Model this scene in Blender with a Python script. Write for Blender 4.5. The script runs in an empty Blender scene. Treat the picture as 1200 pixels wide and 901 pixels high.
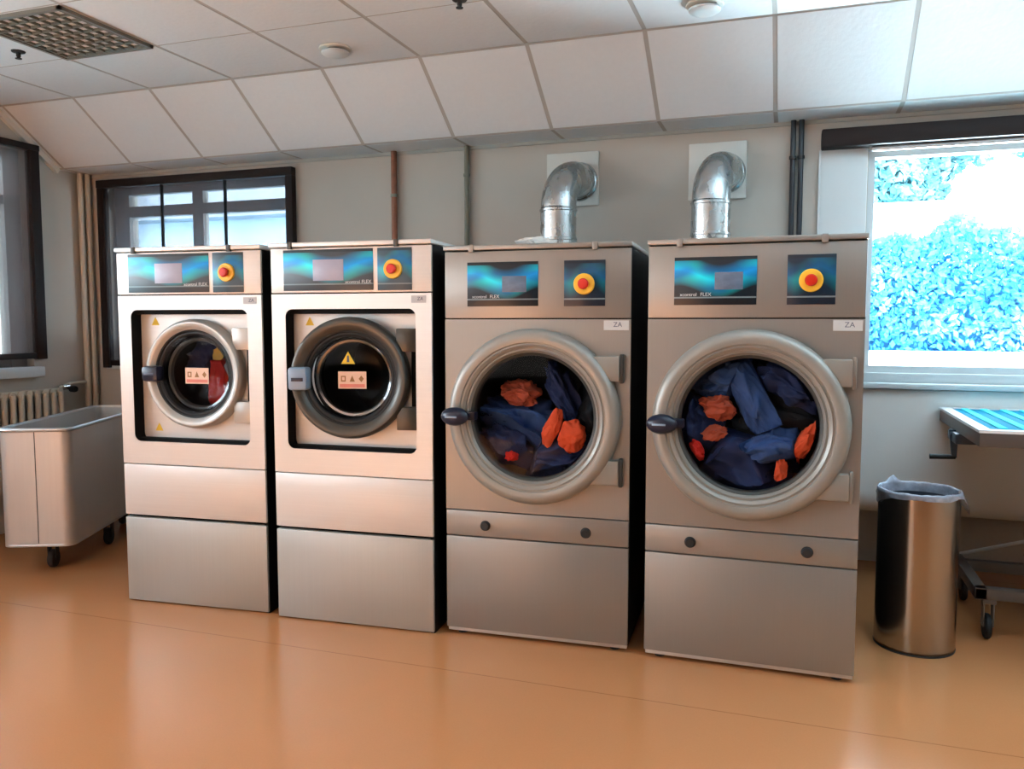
import bpy, bmesh, math, random
from mathutils import Vector, Matrix, noise
random.seed(7)
C = bpy.context.scene.collection
PI = math.pi
R = math.radians

# ------------------------------------------------------------------ materials
def lin(c):
    return tuple(((v/12.92) if v <= .04045 else ((v+.055)/1.055)**2.4) for v in c)
def rgb(r, g, b): return lin((r/255, g/255, b/255)) + (1,)

def newmat(name):
    m = bpy.data.materials.new(name); m.use_nodes = True
    nt = m.node_tree; nt.nodes.clear()
    out = nt.nodes.new('ShaderNodeOutputMaterial')
    return m, nt, out
def node(nt, t, **kw):
    n = nt.nodes.new(t)
    for k, v in kw.items():
        if k.startswith('i_'): n.inputs[k[2:].replace('_', ' ')].default_value = v
        else: setattr(n, k, v)
    return n
def mat(name, col, rough=.5, metal=0, var=.06, scale=(6, 6, 6), bump=0, aniso=0, coat=0, spec=.5, rvar=0, detail=3):
    """principled with procedural noise on colour (and, if asked, roughness and bump)"""
    m, nt, out = newmat(name)
    p = node(nt, 'ShaderNodeBsdfPrincipled')
    p.inputs['Roughness'].default_value = rough; p.inputs['Metallic'].default_value = metal
    p.inputs['Specular IOR Level'].default_value = spec; p.inputs['Coat Weight'].default_value = coat
    p.inputs['Anisotropic'].default_value = aniso
    tc = node(nt, 'ShaderNodeTexCoord'); mp = node(nt, 'ShaderNodeMapping'); mp.inputs['Scale'].default_value = scale
    nz = node(nt, 'ShaderNodeTexNoise'); nz.inputs['Detail'].default_value = detail; nz.inputs['Scale'].default_value = 1
    L = nt.links.new
    L(tc.outputs['Object'], mp.inputs['Vector']); L(mp.outputs['Vector'], nz.inputs['Vector'])
    mx = node(nt, 'ShaderNodeMix', data_type='RGBA')
    c = col[:3]
    mx.inputs['A'].default_value = tuple(max(0, v*(1-var)) for v in c)+(1,)
    mx.inputs['B'].default_value = tuple(min(1, v*(1+var)) for v in c)+(1,)
    L(nz.outputs['Fac'], mx.inputs['Factor']); L(mx.outputs['Result'], p.inputs['Base Color'])
    if rvar:
        mr = node(nt, 'ShaderNodeMapRange'); mr.inputs['To Min'].default_value = rough-rvar; mr.inputs['To Max'].default_value = rough+rvar
        L(nz.outputs['Fac'], mr.inputs['Value']); L(mr.outputs['Result'], p.inputs['Roughness'])
    if bump:
        b = node(nt, 'ShaderNodeBump'); b.inputs['Strength'].default_value = bump; b.inputs['Distance'].default_value = .01
        L(nz.outputs['Fac'], b.inputs['Height']); L(b.outputs['Normal'], p.inputs['Normal'])
    L(p.outputs['BSDF'], out.inputs['Surface'])
    return m
def glassmat(name, tint=(1, 1, 1), refl=1.0, rough=.02, base=0.0):
    m, nt, out = newmat(name); L = nt.links.new
    t = node(nt, 'ShaderNodeBsdfTransparent'); t.inputs['Color'].default_value = tint+(1,)
    g = node(nt, 'ShaderNodeBsdfGlossy'); g.inputs['Roughness'].default_value = rough
    f = node(nt, 'ShaderNodeFresnel'); f.inputs['IOR'].default_value = 1.45
    nz = node(nt, 'ShaderNodeTexNoise'); nz.inputs['Scale'].default_value = 2
    mu = node(nt, 'ShaderNodeMath', operation='MULTIPLY_ADD'); mu.inputs[1].default_value = refl; mu.inputs[2].default_value = base
    L(f.outputs['Fac'], mu.inputs[0])
    mx = node(nt, 'ShaderNodeMixShader')
    L(mu.outputs[0], mx.inputs['Fac']); L(t.outputs[0], mx.inputs[1]); L(g.outputs[0], mx.inputs[2]); L(mx.outputs[0], out.inputs['Surface'])
    return m
def meshmat(name, col, trans, weave=700):
    """sun-screen fabric: a fine weave that lets part of the light straight through"""
    m, nt, out = newmat(name); L = nt.links.new
    t = node(nt, 'ShaderNodeBsdfTransparent'); d = node(nt, 'ShaderNodeBsdfDiffuse'); d.inputs['Color'].default_value = col
    tl = node(nt, 'ShaderNodeBsdfTranslucent'); tl.inputs['Color'].default_value = col
    md = node(nt, 'ShaderNodeMixShader'); md.inputs['Fac'].default_value = .35
    L(d.outputs[0], md.inputs[1]); L(tl.outputs[0], md.inputs[2])
    tc = node(nt, 'ShaderNodeTexCoord'); nz = node(nt, 'ShaderNodeTexNoise'); nz.inputs['Scale'].default_value = 3
    L(tc.outputs['Object'], nz.inputs['Vector'])
    mr = node(nt, 'ShaderNodeMapRange'); mr.inputs['To Min'].default_value = 1-trans-.06; mr.inputs['To Max'].default_value = 1-trans+.06
    L(nz.outputs['Fac'], mr.inputs['Value'])
    mx = node(nt, 'ShaderNodeMixShader'); L(mr.outputs['Result'], mx.inputs['Fac'])
    L(t.outputs[0], mx.inputs[1]); L(md.outputs[0], mx.inputs[2]); L(mx.outputs[0], out.inputs['Surface'])
    return m

M = {}
M['wall'] = mat('painted_wall', rgb(190, 182, 172), .8, var=.05, scale=(2, 2, 2), bump=.05)
M['wall_white'] = mat('white_board', rgb(205, 208, 208), .6, var=.03, scale=(2, 2, 2))
M['apron'] = mat('grey_apron_paint', rgb(222, 222, 219), .55, var=.05, scale=(3, 3, 1))
M['tile'] = mat('ceiling_tile', rgb(212, 216, 220), .9, var=.03, scale=(40, 40, 40), bump=.12)
M['grid'] = mat('ceiling_grid', rgb(168, 164, 160), .6, var=.04)
M['soffit'] = mat('ceiling_soffit', rgb(168, 168, 162), .8, var=.04)
M['trim'] = mat('white_trim', rgb(214, 212, 205), .5, var=.03)
M['pvc'] = mat('white_window_frame', rgb(205, 210, 212), .4, var=.03)
M['greyframe'] = mat('grey_window_frame', rgb(140, 131, 126), .5, var=.06)
M['brown'] = mat('dark_brown_aluminium', rgb(32, 22, 20), .65, spec=.25, var=.12, scale=(30, 3, 3))
M['blind'] = meshmat('brown_screen_fabric', rgb(104, 98, 100), .50)
M['blind2'] = meshmat('taupe_screen_fabric', rgb(118, 108, 108), .46)
M['glass'] = glassmat('window_glass', (.97, .99, 1.0), .6)
M['doorglass'] = glassmat('door_glass', (.80, .82, .84), .16, .03, .0)
M['steel'] = mat('brushed_steel', rgb(226, 223, 219), .38, .22, var=.05, scale=(2, 2, 160), aniso=.55, rvar=.05)
M['steel2'] = mat('satin_steel_base', rgb(188, 189, 184), .42, .4, var=.05, scale=(120, 2, 2), rvar=.05)
M['innersteel'] = mat('recess_steel', rgb(218, 217, 214), .38, .25, var=.05, scale=(2, 2, 80))
M['beige'] = mat('beige_grey_enamel', rgb(152, 149, 144), .37, .5, var=.03, scale=(150, 2, 2), rvar=.03)
M['black'] = mat('black_panel', rgb(13, 14, 15), .55, var=.2, spec=.3)
M['blackgap'] = mat('black_rubber', rgb(9, 9, 9), .8, var=.2, spec=.2)
M['ring'] = mat('silver_door_ring', rgb(186, 186, 182), .32, .3, var=.04)
M['ring2'] = mat('grey_dryer_ring', rgb(150, 149, 143), .35, .25, var=.04)
M['ringshade'] = mat('shaded_door_ring', rgb(84, 83, 79), .32, .5, var=.06)  # ring colour darkened to paint in the dim reflection of the ajar door
M['rubber'] = mat('grey_rubber_seal', rgb(58, 59, 56), .5, var=.1)
M['chrome'] = mat('chrome', rgb(215, 215, 215), .1, 1, var=.03)
M['navy'] = mat('navy_plastic', rgb(22, 28, 50), .3, var=.1)
M['silverblue'] = mat('pale_blue_plastic', rgb(136, 160, 184), .35, var=.05)
M['drum'] = mat('drum_steel', rgb(48, 50, 48), .5, .15, var=.1, scale=(20, 20, 20))
M['yellow'] = mat('yellow_plastic', rgb(250, 196, 60), .4, var=.04)
M['red'] = mat('red_plastic', rgb(214, 40, 18), .35, var=.05)
M['white'] = mat('white_paper', rgb(232, 230, 226), .6, var=.03)
M['sticker'] = mat('pale_sticker', rgb(196, 200, 200), .5, var=.04)
M['stickergrey'] = mat('steel_grey_sticker', rgb(186, 186, 188), .5, var=.04)
M['ink'] = mat('dark_ink', rgb(84, 92, 112), .6, var=.05)
M['warnyellow'] = mat('warning_yellow', rgb(226, 196, 60), .6, var=.05)
M['palelabel'] = mat('pale_pink_label', rgb(226, 196, 176), .6, var=.06)
M['redink'] = mat('red_ink', rgb(216, 132, 120), .6, var=.1)
M['brownink'] = mat('ochre_ink', rgb(152, 108, 66), .6, var=.1)
M['logo'] = mat('logo_white', rgb(205, 215, 220), .6, var=.02)
M['duct'] = mat('galvanised_duct', rgb(190, 196, 198), .27, .92, var=.12, scale=(18, 18, 10), rvar=.06)
M['copper'] = mat('painted_copper', rgb(134, 84, 62), .5, .3, var=.35, scale=(30, 30, 30))
M['greypipe'] = mat('grey_green_conduit', rgb(118, 118, 104), .5, var=.1)
M['darkpipe'] = mat('dark_blue_black_pipe', rgb(30, 36, 44), .35, var=.15)
M['cream'] = mat('cream_radiator_paint', rgb(196, 186, 170), .4, var=.05)
M['alu'] = mat('brushed_aluminium', rgb(208, 204, 200), .42, .5, var=.05, scale=(60, 60, 2), rvar=.05)
M['alulight'] = mat('aluminium_rim', rgb(205, 205, 205), .35, .7, var=.04)
M['tyre'] = mat('dark_rubber_wheel', rgb(26, 27, 28), .6, var=.15)
M['bin'] = mat('polished_steel_bin', rgb(176, 166, 154), .21, 1, var=.04, scale=(2, 2, 2), rvar=.04)
M['tablegrey'] = mat('grey_painted_metal', rgb(92, 86, 82), .4, .2, var=.06)
M['tabledark'] = mat('dark_blue_grey_metal', rgb(56, 68, 80), .35, .3, var=.08)
M['tabletop'] = mat('white_table_laminate', rgb(238, 240, 240), .2, var=.02)
M['turq'] = mat('turquoise_rubber', rgb(8, 128, 158), .7, spec=.06, var=.08)
M['turq2'] = mat('pale_turquoise_ridge', rgb(70, 205, 220), .7, spec=.06, var=.08)
M['bluecloth'] = mat('navy_work_cloth', rgb(36, 54, 100), .85, var=.35, scale=(9, 9, 9), bump=.4)
M['blue2'] = mat('mid_blue_work_cloth', rgb(58, 92, 152), .85, var=.3, scale=(9, 9, 9), bump=.4)
M['darkcloth'] = mat('dark_grey_cloth', rgb(44, 48, 54), .9, var=.3, scale=(8, 8, 8), bump=.4)
M['orange'] = mat('orange_hi_vis_cloth', rgb(255, 92, 48), .8, var=.15, scale=(8, 8, 8), bump=.2)
M['rust'] = mat('rust_orange_cloth', rgb(196, 92, 66), .85, var=.2, scale=(8, 8, 8), bump=.3)
M['redcloth'] = mat('red_cloth', rgb(236, 50, 40), .85, var=.2, scale=(8, 8, 8), bump=.3)
M['tealcloth'] = mat('pale_reflection_tone', rgb(200, 196, 200), .85, var=.1, scale=(8, 8, 8), bump=.3)
M['plaster'] = mat('white_render_wall', rgb(240, 244, 246), .9, var=.03)
M['paleblue'] = mat('pale_blue_render', rgb(196, 214, 238), .9, var=.04)
M['greyrender'] = mat('grey_render', rgb(150, 156, 168), .9, var=.06)
M['roofdark'] = mat('slate_roof', rgb(110, 112, 120), .8, var=.1)
M['bark'] = mat('tree_bark', rgb(84, 92, 92), .9, var=.2, scale=(6, 6, 2))
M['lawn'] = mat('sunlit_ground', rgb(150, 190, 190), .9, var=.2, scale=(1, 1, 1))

def leafmat(name, a, b, c):
    m, nt, out = newmat(name); L = nt.links.new
    p = node(nt, 'ShaderNodeBsdfPrincipled'); p.inputs['Roughness'].default_value = .9; p.inputs['Specular IOR Level'].default_value = .05
    tc = node(nt, 'ShaderNodeTexCoord'); nz = node(nt, 'ShaderNodeTexNoise'); nz.inputs['Scale'].default_value = 1.6; nz.inputs['Detail'].default_value = 6
    nz.inputs['Roughness'].default_value = .65
    L(tc.outputs['Object'], nz.inputs['Vector'])
    cr = node(nt, 'ShaderNodeValToRGB'); e = cr.color_ramp.elements
    e[0].position = .36; e[0].color = a; e[1].position = .66; e[1].color = c
    x = cr.color_ramp.elements.new(.5); x.color = b
    L(nz.outputs['Fac'], cr.inputs['Fac']); L(cr.outputs['Color'], p.inputs['Base Color']); L(p.outputs[0], out.inputs['Surface'])
    return m
M['leaf'] = leafmat('hedge_leaves', rgb(62, 146, 196), rgb(76, 160, 206), rgb(140, 205, 226))  # cyan cast of the daylight painted into the leaf colours
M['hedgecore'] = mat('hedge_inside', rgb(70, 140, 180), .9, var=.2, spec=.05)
M['leaf2'] = leafmat('tree_leaves', rgb(84, 140, 150), rgb(98, 156, 164), rgb(160, 205, 210))  # tree leaves carry the same painted daylight cast

def floormat():
    m, nt, out = newmat('orange_vinyl_floor'); L = nt.links.new
    p = node(nt, 'ShaderNodeBsdfPrincipled'); p.inputs['Roughness'].default_value = .27; p.inputs['Specular IOR Level'].default_value = .55
    tc = node(nt, 'ShaderNodeTexCoord')
    n1 = node(nt, 'ShaderNodeTexNoise'); n1.inputs['Scale'].default_value = .8; n1.inputs['Detail'].default_value = 4
    n2 = node(nt, 'ShaderNodeTexNoise'); n2.inputs['Scale'].default_value = 140; n2.inputs['Detail'].default_value = 2
    L(tc.outputs['Object'], n1.inputs['Vector']); L(tc.outputs['Object'], n2.inputs['Vector'])
    ad = node(nt, 'ShaderNodeMath', operation='MULTIPLY_ADD'); ad.inputs[1].default_value = .5
    L(n2.outputs['Fac'], ad.inputs[0]); L(n1.outputs['Fac'], ad.inputs[2])
    mx = node(nt, 'ShaderNodeMix', data_type='RGBA'); mx.inputs['A'].default_value = rgb(187, 123, 77); mx.inputs['B'].default_value = rgb(199, 136, 89)
    L(ad.outputs[0], mx.inputs['Factor'])
    # welded seam lines of the vinyl sheets every two metres along y
    sp = node(nt, 'ShaderNodeSeparateXYZ'); L(tc.outputs['Object'], sp.inputs[0])
    s1 = node(nt, 'ShaderNodeMath', operation='SUBTRACT'); s1.inputs[1].default_value = 2.92-.003; L(sp.outputs['Y'], s1.inputs[0])
    s2 = node(nt, 'ShaderNodeMath', operation='FLOORED_MODULO'); s2.inputs[1].default_value = 2.0; L(s1.outputs[0], s2.inputs[0])
    s3 = node(nt, 'ShaderNodeMath', operation='LESS_THAN'); s3.inputs[1].default_value = .006; L(s2.outputs[0], s3.inputs[0])
    s4 = node(nt, 'ShaderNodeMath', operation='MULTIPLY'); s4.inputs[1].default_value = .45; L(s3.outputs[0], s4.inputs[0])
    m2 = node(nt, 'ShaderNodeMix', data_type='RGBA'); m2.inputs['B'].default_value = rgb(120, 66, 36)
    L(s4.outputs[0], m2.inputs['Factor']); L(mx.outputs['Result'], m2.inputs['A']); L(m2.outputs['Result'], p.inputs['Base Color'])
    mr = node(nt, 'ShaderNodeMapRange'); mr.inputs['To Min'].default_value = .17; mr.inputs['To Max'].default_value = .27
    L(n1.outputs['Fac'], mr.inputs['Value']); L(mr.outputs['Result'], p.inputs['Roughness'])
    b = node(nt, 'ShaderNodeBump'); b.inputs['Strength'].default_value = .04; b.inputs['Distance'].default_value = .02
    L(n1.outputs['Fac'], b.inputs['Height']); L(b.outputs['Normal'], p.inputs['Normal'])
    L(p.outputs[0], out.inputs['Surface'])
    return m
M['floor'] = floormat()

def wavemat(name, dark, phase, bright=1.0):
    """printed control-panel overlay: teal and blue waves on a dark ground (generated coordinates)"""
    m, nt, out = newmat(name); L = nt.links.new
    p = node(nt, 'ShaderNodeBsdfPrincipled'); p.inputs['Roughness'].default_value = .3
    tc = node(nt, 'ShaderNodeTexCoord'); sp = node(nt, 'ShaderNodeSeparateXYZ'); L(tc.outputs['Generated'], sp.inputs[0])
    def ma(op, a, b=None):
        n = node(nt, 'ShaderNodeMath', operation=op)
        for i, v in enumerate((a, b)):
            if v is None: continue
            if isinstance(v, (int, float)): n.inputs[i].default_value = v
            else: L(v, n.inputs[i])
        return n.outputs[0]
    x, z = sp.outputs['X'], sp.outputs['Z']
    s = ma('SINE', ma('ADD', ma('MULTIPLY', x, 6.3), phase))
    c1 = ma('ADD', .62, ma('MULTIPLY', s, .13))          # crest of the wave
    d = ma('ABSOLUTE', ma('SUBTRACT', z, c1))
    glow = ma('MAXIMUM', ma('SUBTRACT', 1.0, ma('MULTIPLY', d, 2.9)), 0.0)
    nz = node(nt, 'ShaderNodeTexNoise'); nz.inputs['Scale'].default_value = 2.2; nz.inputs['Detail'].default_value = 1
    L(tc.outputs['Generated'], nz.inputs['Vector'])
    cr = node(nt, 'ShaderNodeValToRGB'); e = cr.color_ramp.elements
    def k(c): return tuple(min(1, v*bright) for v in c[:3])+(1,)
    e[0].position = .38; e[0].color = k(rgb(0, 122, 184)); e[1].position = .62; e[1].color = k(rgb(0, 190, 200))
    L(nz.outputs['Fac'], cr.inputs['Fac'])
    mx = node(nt, 'ShaderNodeMix', data_type='RGBA'); mx.inputs['A'].default_value = dark
    L(glow, mx.inputs['Factor']); L(cr.outputs['Color'], mx.inputs['B'])
    top = ma('GREATER_THAN', z, .93)
    m1 = node(nt, 'ShaderNodeMix', data_type='RGBA'); m1.inputs['B'].default_value = tuple(v*.6 for v in dark[:3])+(1,)
    L(top, m1.inputs['Factor']); L(mx.outputs['Result'], m1.inputs['A'])
    ln = ma('COMPARE', z, .155); ln2 = ln.node; ln2.inputs[2].default_value = .016
    m2 = node(nt, 'ShaderNodeMix', data_type='RGBA'); m2.inputs['B'].default_value = rgb(120, 140, 148)
    L(ln, m2.inputs['Factor']); L(m1.outputs['Result'], m2.inputs['A'])
    bot = ma('LESS_THAN', z, .138)
    m3 = node(nt, 'ShaderNodeMix', data_type='RGBA'); m3.inputs['B'].default_value = tuple(v*.8 for v in dark[:3])+(1,)
    L(bot, m3.inputs['Factor']); L(m2.outputs['Result'], m3.inputs['A'])
    L(m3.outputs['Result'], p.inputs['Base Color']); L(p.outputs[0], out.inputs['Surface'])
    return m
M['wave_w'] = wavemat('washer_panel_print', rgb(62, 74, 84), 1.2, 2.1)
M['wave_d'] = wavemat('dryer_panel_print', rgb(14, 30, 42), 1.2, 1.7)
M['wave_w2'] = wavemat('washer_switch_print', rgb(60, 84, 98), 3.6)
M['wave_d2'] = wavemat('dryer_switch_print', rgb(14, 38, 58), 3.6, .5)

M['screen_w'] = mat('washer_screen', rgb(164, 168, 190), .3, var=.12, scale=(14, 14, 30))
M['screen_d'] = mat('dryer_screen', rgb(98, 116, 140), .3, var=.35, scale=(30, 30, 40))

# ------------------------------------------------------------------ mesh helpers
class MB:
    def __init__(self): self.bm = bmesh.new()
    def _merge(self, b):
        me = bpy.data.meshes.new('t'); b.to_mesh(me); b.free(); self.bm.from_mesh(me); bpy.data.meshes.remove(me)
    def box(self, x0, x1, y0, y1, z0, z1, bev=0, seg=2, mtx=None):
        b = bmesh.new(); bmesh.ops.create_cube(b, size=1)
        for v in b.verts: v.co = Vector(((x0+x1)/2+v.co.x*(x1-x0), (y0+y1)/2+v.co.y*(y1-y0), (z0+z1)/2+v.co.z*(z1-z0)))
        if bev: bmesh.ops.bevel(b, geom=b.edges[:]+b.verts[:], offset=bev, segments=seg, affect='EDGES', profile=.5)
        if mtx: bmesh.ops.transform(b, matrix=mtx, verts=b.verts)
        self._merge(b); return self
    def lathe(self, prof, origin=(0, 0, 0), axis='Z', seg=64, sx=1, sy=1):
        """prof: (radius, height) along the axis; r == 0 closes. axis Y: height runs along +y."""
        b = bmesh.new(); rings = []
        for r, h in prof:
            if r < 1e-6: rings.append([b.verts.new((0, 0, h))])
            else: rings.append([b.verts.new((r*sx*math.cos(2*PI*i/seg), r*sy*math.sin(2*PI*i/seg), h)) for i in range(seg)])
        for a, c in zip(rings, rings[1:]):
            for i in range(seg):
                j = (i+1) % seg
                if len(a) == 1 and len(c) == 1: continue
                if len(a) == 1: b.faces.new((a[0], c[j], c[i]))
                elif len(c) == 1: b.faces.new((a[i], a[j], c[0]))
                else: b.faces.new((a[i], a[j], c[j], c[i]))
        if axis == 'Y': bmesh.ops.transform(b, matrix=Matrix.Rotation(R(-90), 4, 'X'), verts=b.verts)
        if axis == 'X': bmesh.ops.transform(b, matrix=Matrix.Rotation(R(90), 4, 'Y'), verts=b.verts)
        bmesh.ops.translate(b, verts=b.verts, vec=origin)
        bmesh.ops.recalc_face_normals(b, faces=b.faces)
        self._merge(b); return self
    def tube(self, pts, r, seg=16, cap=True):
        b = bmesh.new(); pts = [Vector(p) for p in pts]; rings = []
        up = Vector((0, 0, 1)); prev = None
        for i, p in enumerate(pts):
            t = (pts[min(i+1, len(pts)-1)]-pts[max(i-1, 0)]).normalized()
            if prev is None:
                n = t.cross(up)
                if n.length < 1e-3: n = t.cross(Vector((1, 0, 0)))
            else: n = prev - t*prev.dot(t)
            n.normalize(); prev = n; q = t.cross(n)
            rr = r[i] if isinstance(r, (list, tuple)) else r
            rings.append([b.verts.new(p+n*rr*math.cos(2*PI*k/seg)+q*rr*math.sin(2*PI*k/seg)) for k in range(seg)])
        for a, c in zip(rings, rings[1:]):
            for k in range(seg): b.faces.new((a[k], a[(k+1) % seg], c[(k+1) % seg], c[k]))
        if cap:
            b.faces.new(rings[0][::-1]); b.faces.new(rings[-1])
        bmesh.ops.recalc_face_normals(b, faces=b.faces)
        self._merge(b); return self
    def plate(self, outer, holes, y0, y1):
        """flat plate in the xz plane with holes, thickness y0..y1. loops are lists of (x, z)."""
        b = bmesh.new(); edges = []
        for lp in [outer]+holes:
            vs = [b.verts.new((x, y0, z)) for x, z in lp]
            edges += [b.edges.new((vs[i], vs[(i+1) % len(vs)])) for i in range(len(vs))]
        bmesh.ops.triangle_fill(b, edges=edges, use_beauty=True, use_dissolve=False)
        f = bmesh.ops.extrude_face_region(b, geom=b.faces[:])
        bmesh.ops.translate(b, verts=[v for v in f['geom'] if isinstance(v, bmesh.types.BMVert)], vec=(0, y1-y0, 0))
        bmesh.ops.recalc_face_normals(b, faces=b.faces)
        self._merge(b); return self
    def prism(self, poly, y0, y1): return self.plate(poly, [], y0, y1)
    def xf(self, m): bmesh.ops.transform(self.bm, matrix=m, verts=self.bm.verts); return self

def rrect(x0, x1, z0, z1, r, n=6):
    out = []
    for cx, cz, a0 in ((x1-r, z1-r, 0), (x0+r, z1-r, 90), (x0+r, z0+r, 180), (x1-r, z0+r, 270)):
        for i in range(n+1):
            a = R(a0+90*i/n); out.append((cx+r*math.cos(a), cz+r*math.sin(a)))
    return out
def rect(x0, x1, z0, z1): return [(x0, z0), (x1, z0), (x1, z1), (x0, z1)]
def circ(cx, cz, r, n=64): return [(cx+r*math.cos(2*PI*i/n), cz+r*math.sin(2*PI*i/n)) for i in range(n)]

def obj(name, mb, m, parent=None, smooth=True, label=None, ang=35):
    me = bpy.data.meshes.new(name); mb.bm.to_mesh(me); mb.bm.free()
    me.materials.append(M[m] if isinstance(m, str) else m)
    if smooth:
        for p in me.polygons: p.use_smooth = True
        me.set_sharp_from_angle(angle=R(ang))
    o = bpy.data.objects.new(name, me); C.objects.link(o)
    if parent: o.parent = parent
    if label: o['label'] = label
    return o
def tag(o, label, cat, group=None, kind=None):
    o['label'] = label; o['category'] = cat
    if group: o['group'] = group
    if kind: o['kind'] = kind
    return o
def thing(name, label, cat, loc=(0, 0, 0), rz=0, group=None):
    o = bpy.data.objects.new(name, None); C.objects.link(o); o.empty_display_size = .1
    o.location = loc; o.rotation_euler = (0, 0, rz)
    return tag(o, label, cat, group)
def struct(name, mb, m, parent=None, **k):
    o = obj(name, mb, m, parent, **k)
    if not parent: o['kind'] = 'structure'
    return o
def structroot(name, loc=(0, 0, 0)):
    o = bpy.data.objects.new(name, None); C.objects.link(o); o.location = loc; o['kind'] = 'structure'; return o
def textmesh(name, s, size, m, parent, loc, depth=.0008):
    cu = bpy.data.curves.new('t', 'FONT'); cu.body = s; cu.size = size; cu.align_x = 'CENTER'; cu.align_y = 'CENTER'; cu.extrude = depth
    o = bpy.data.objects.new('t', cu); C.objects.link(o)
    dg = bpy.context.evaluated_depsgraph_get(); me = bpy.data.meshes.new_from_object(o.evaluated_get(dg))
    bpy.data.objects.remove(o); bpy.data.curves.remove(cu)
    me.transform(Matrix.Rotation(R(90), 4, 'X')); me.transform(Matrix.Translation(loc))
    me.materials.clear(); me.materials.append(M[m]); me.name = name
    q = bpy.data.objects.new(name, me); C.objects.link(q); q.parent = parent
    return q

# ------------------------------------------------------------------ room shell
XL, XR, YB, YF, ZC = -4.94, 3.6, 4.70, -3.2, 2.80
YK, YS, ZS = 3.99, 4.45, 2.475         # slope: from (YK, ZC) down to (YS, ZS), then a flat soffit to the wall
struct('floor', MB().box(XL-.2, XR+.2, YF-.2, 5.15, -.12, 0), 'floor', smooth=False)

W1 = (-4.76, -3.17, 1.10, 2.40)        # back-left window opening x0 x1 z0 z1
W3 = (.35, 2.55, 1.13, 2.30)           # back-right window
def wallplate(x0, x1, z0, z1, holes, y0, y1):
    return MB().plate(rect(x0, x1, z0, z1), [rect(*h) for h in holes], y0, y1)
wb = MB()
wb.plate(rect(XL-.2, .2, 0, 2.9), [rect(*W1)], YB, YB+.3)
wb.plate(rect(.2, XR+.2, .40, 2.9), [rect(*W3)], YB, YB+.3)
wb.box(.1, XR+.2, YB, 5.3, .40, .5); wb.box(.1, XR+.2, 5.12, 5.3, 0, .4); wb.box(.1, .2, YB, 5.2, 0, .4)            # set-back wall below the apron
struct('wall_back', wb, 'wall', smooth=False)
# left wall with a long window strip
W2 = (-2.4, 4.20, 1.10, 2.56)            # y0 y1 z0 z1
wl = MB()
wl.box(XL-.3, XL, YF-.2, W2[0], 0, 3); wl.box(XL-.3, XL, W2[1], YB+.3, 0, 3)
wl.box(XL-.3, XL, W2[0], W2[1], 0, W2[2]); wl.box(XL-.3, XL, W2[0], W2[1], W2[3], 3)
struct('wall_left', wl, 'wall', smooth=False)
struct('wall_right', MB().box(XR, XR+.2, YF-.2, YB+.3, 0, 3), 'wall', smooth=False)
M['walldark'] = mat('dark_grey_wall', rgb(112, 108, 104), .8, var=.05)  # unseen wall toned dark so the right dryer reflects less light
struct('wall_front', MB().box(XL-.3, XR+.2, YF-.2, YF, 0, 3), 'walldark', smooth=False)

# ceiling: tiles laid in a grid, a sloping row and a flat soffit
TX0, TX, TY = -.115, .595, .58
cl = MB(); gr = MB()
xs = [TX0+TX*k for k in range(-9, 8)]
ys = [YK-TY*k for k in range(0, 14)]
SL = math.hypot(YS-YK, ZC-ZS); SA = math.atan2(ZC-ZS, YS-YK)
slope = Matrix.Translation((0, YK, ZC)) @ Matrix.Rotation(-SA, 4, 'X')
g = .011
for x in xs:
    xa, xb = max(x+g, XL), min(x+TX-g, XR)
    if xb-xa < .03: continue
    for y in ys[:-1]: cl.box(xa, xb, y-TY+.006, y-.006, ZC, ZC+.02)
    cl.box(xa, xb, g, SL-g, 0, .02, mtx=slope)
    cl.box(xa, xb, YS+g, YB, ZS, ZS+.02)
gr.box(XL, XR, YF, YK, ZC+.0015, ZC+.03)
gr.box(XL, XR, 0, SL, .0015, .03, mtx=slope)
gr.box(XL, XR, YS, YB, ZS+.0015, ZS+.03)
struct('ceiling', cl, 'tile', smooth=False)
struct('trim_1', gr, 'grid', smooth=False)
struct('trim_2', MB().box(XL-.3, XR+.2, YF-.3, YB+.3, 3.0, 3.1), 'wall', smooth=False)      # unseen roof slab, added to keep the sun out of the room
# wall angle along the sloping ceiling on the left wall
struct('trim_3', MB().box(XL, XL+.03, 0, SL, -.035, 0, mtx=slope).box(XL, XL+.03, 3.0, YK, ZC-.035, ZC), 'trim', smooth=False)
struct('trim_4', MB().box(XL, XR, YB-.012, YB, ZS-.02, ZS), 'soffit', smooth=False)

# apron under the right window: panel with a rounded lower edge, sill on top
ap = MB(); prof = []
n = 8
pts = [(4.70, 1.05), (4.655, 1.05), (4.655, .52)]
for i in range(n+1):
    a = R(180+75*i/n); pts.append((4.755+.10*math.cos(a), .50+.12*math.sin(a)))
pts += [(4.80, .372), (4.80, .40), (4.70, .40)]
b = bmesh.new()
v0 = [b.verts.new((.2, y, z)) for y, z in pts]; v1 = [b.verts.new((XR, y, z)) for y, z in pts]
for i in range(len(pts)):
    j = (i+1) % len(pts); b.faces.new((v0[i], v0[j], v1[j], v1[i]))
b.faces.new(v0); b.faces.new(v1[::-1]); bmesh.ops.recalc_face_normals(b, faces=b.faces); ap._merge(b)
struct('trim_5', ap, 'apron')

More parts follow.
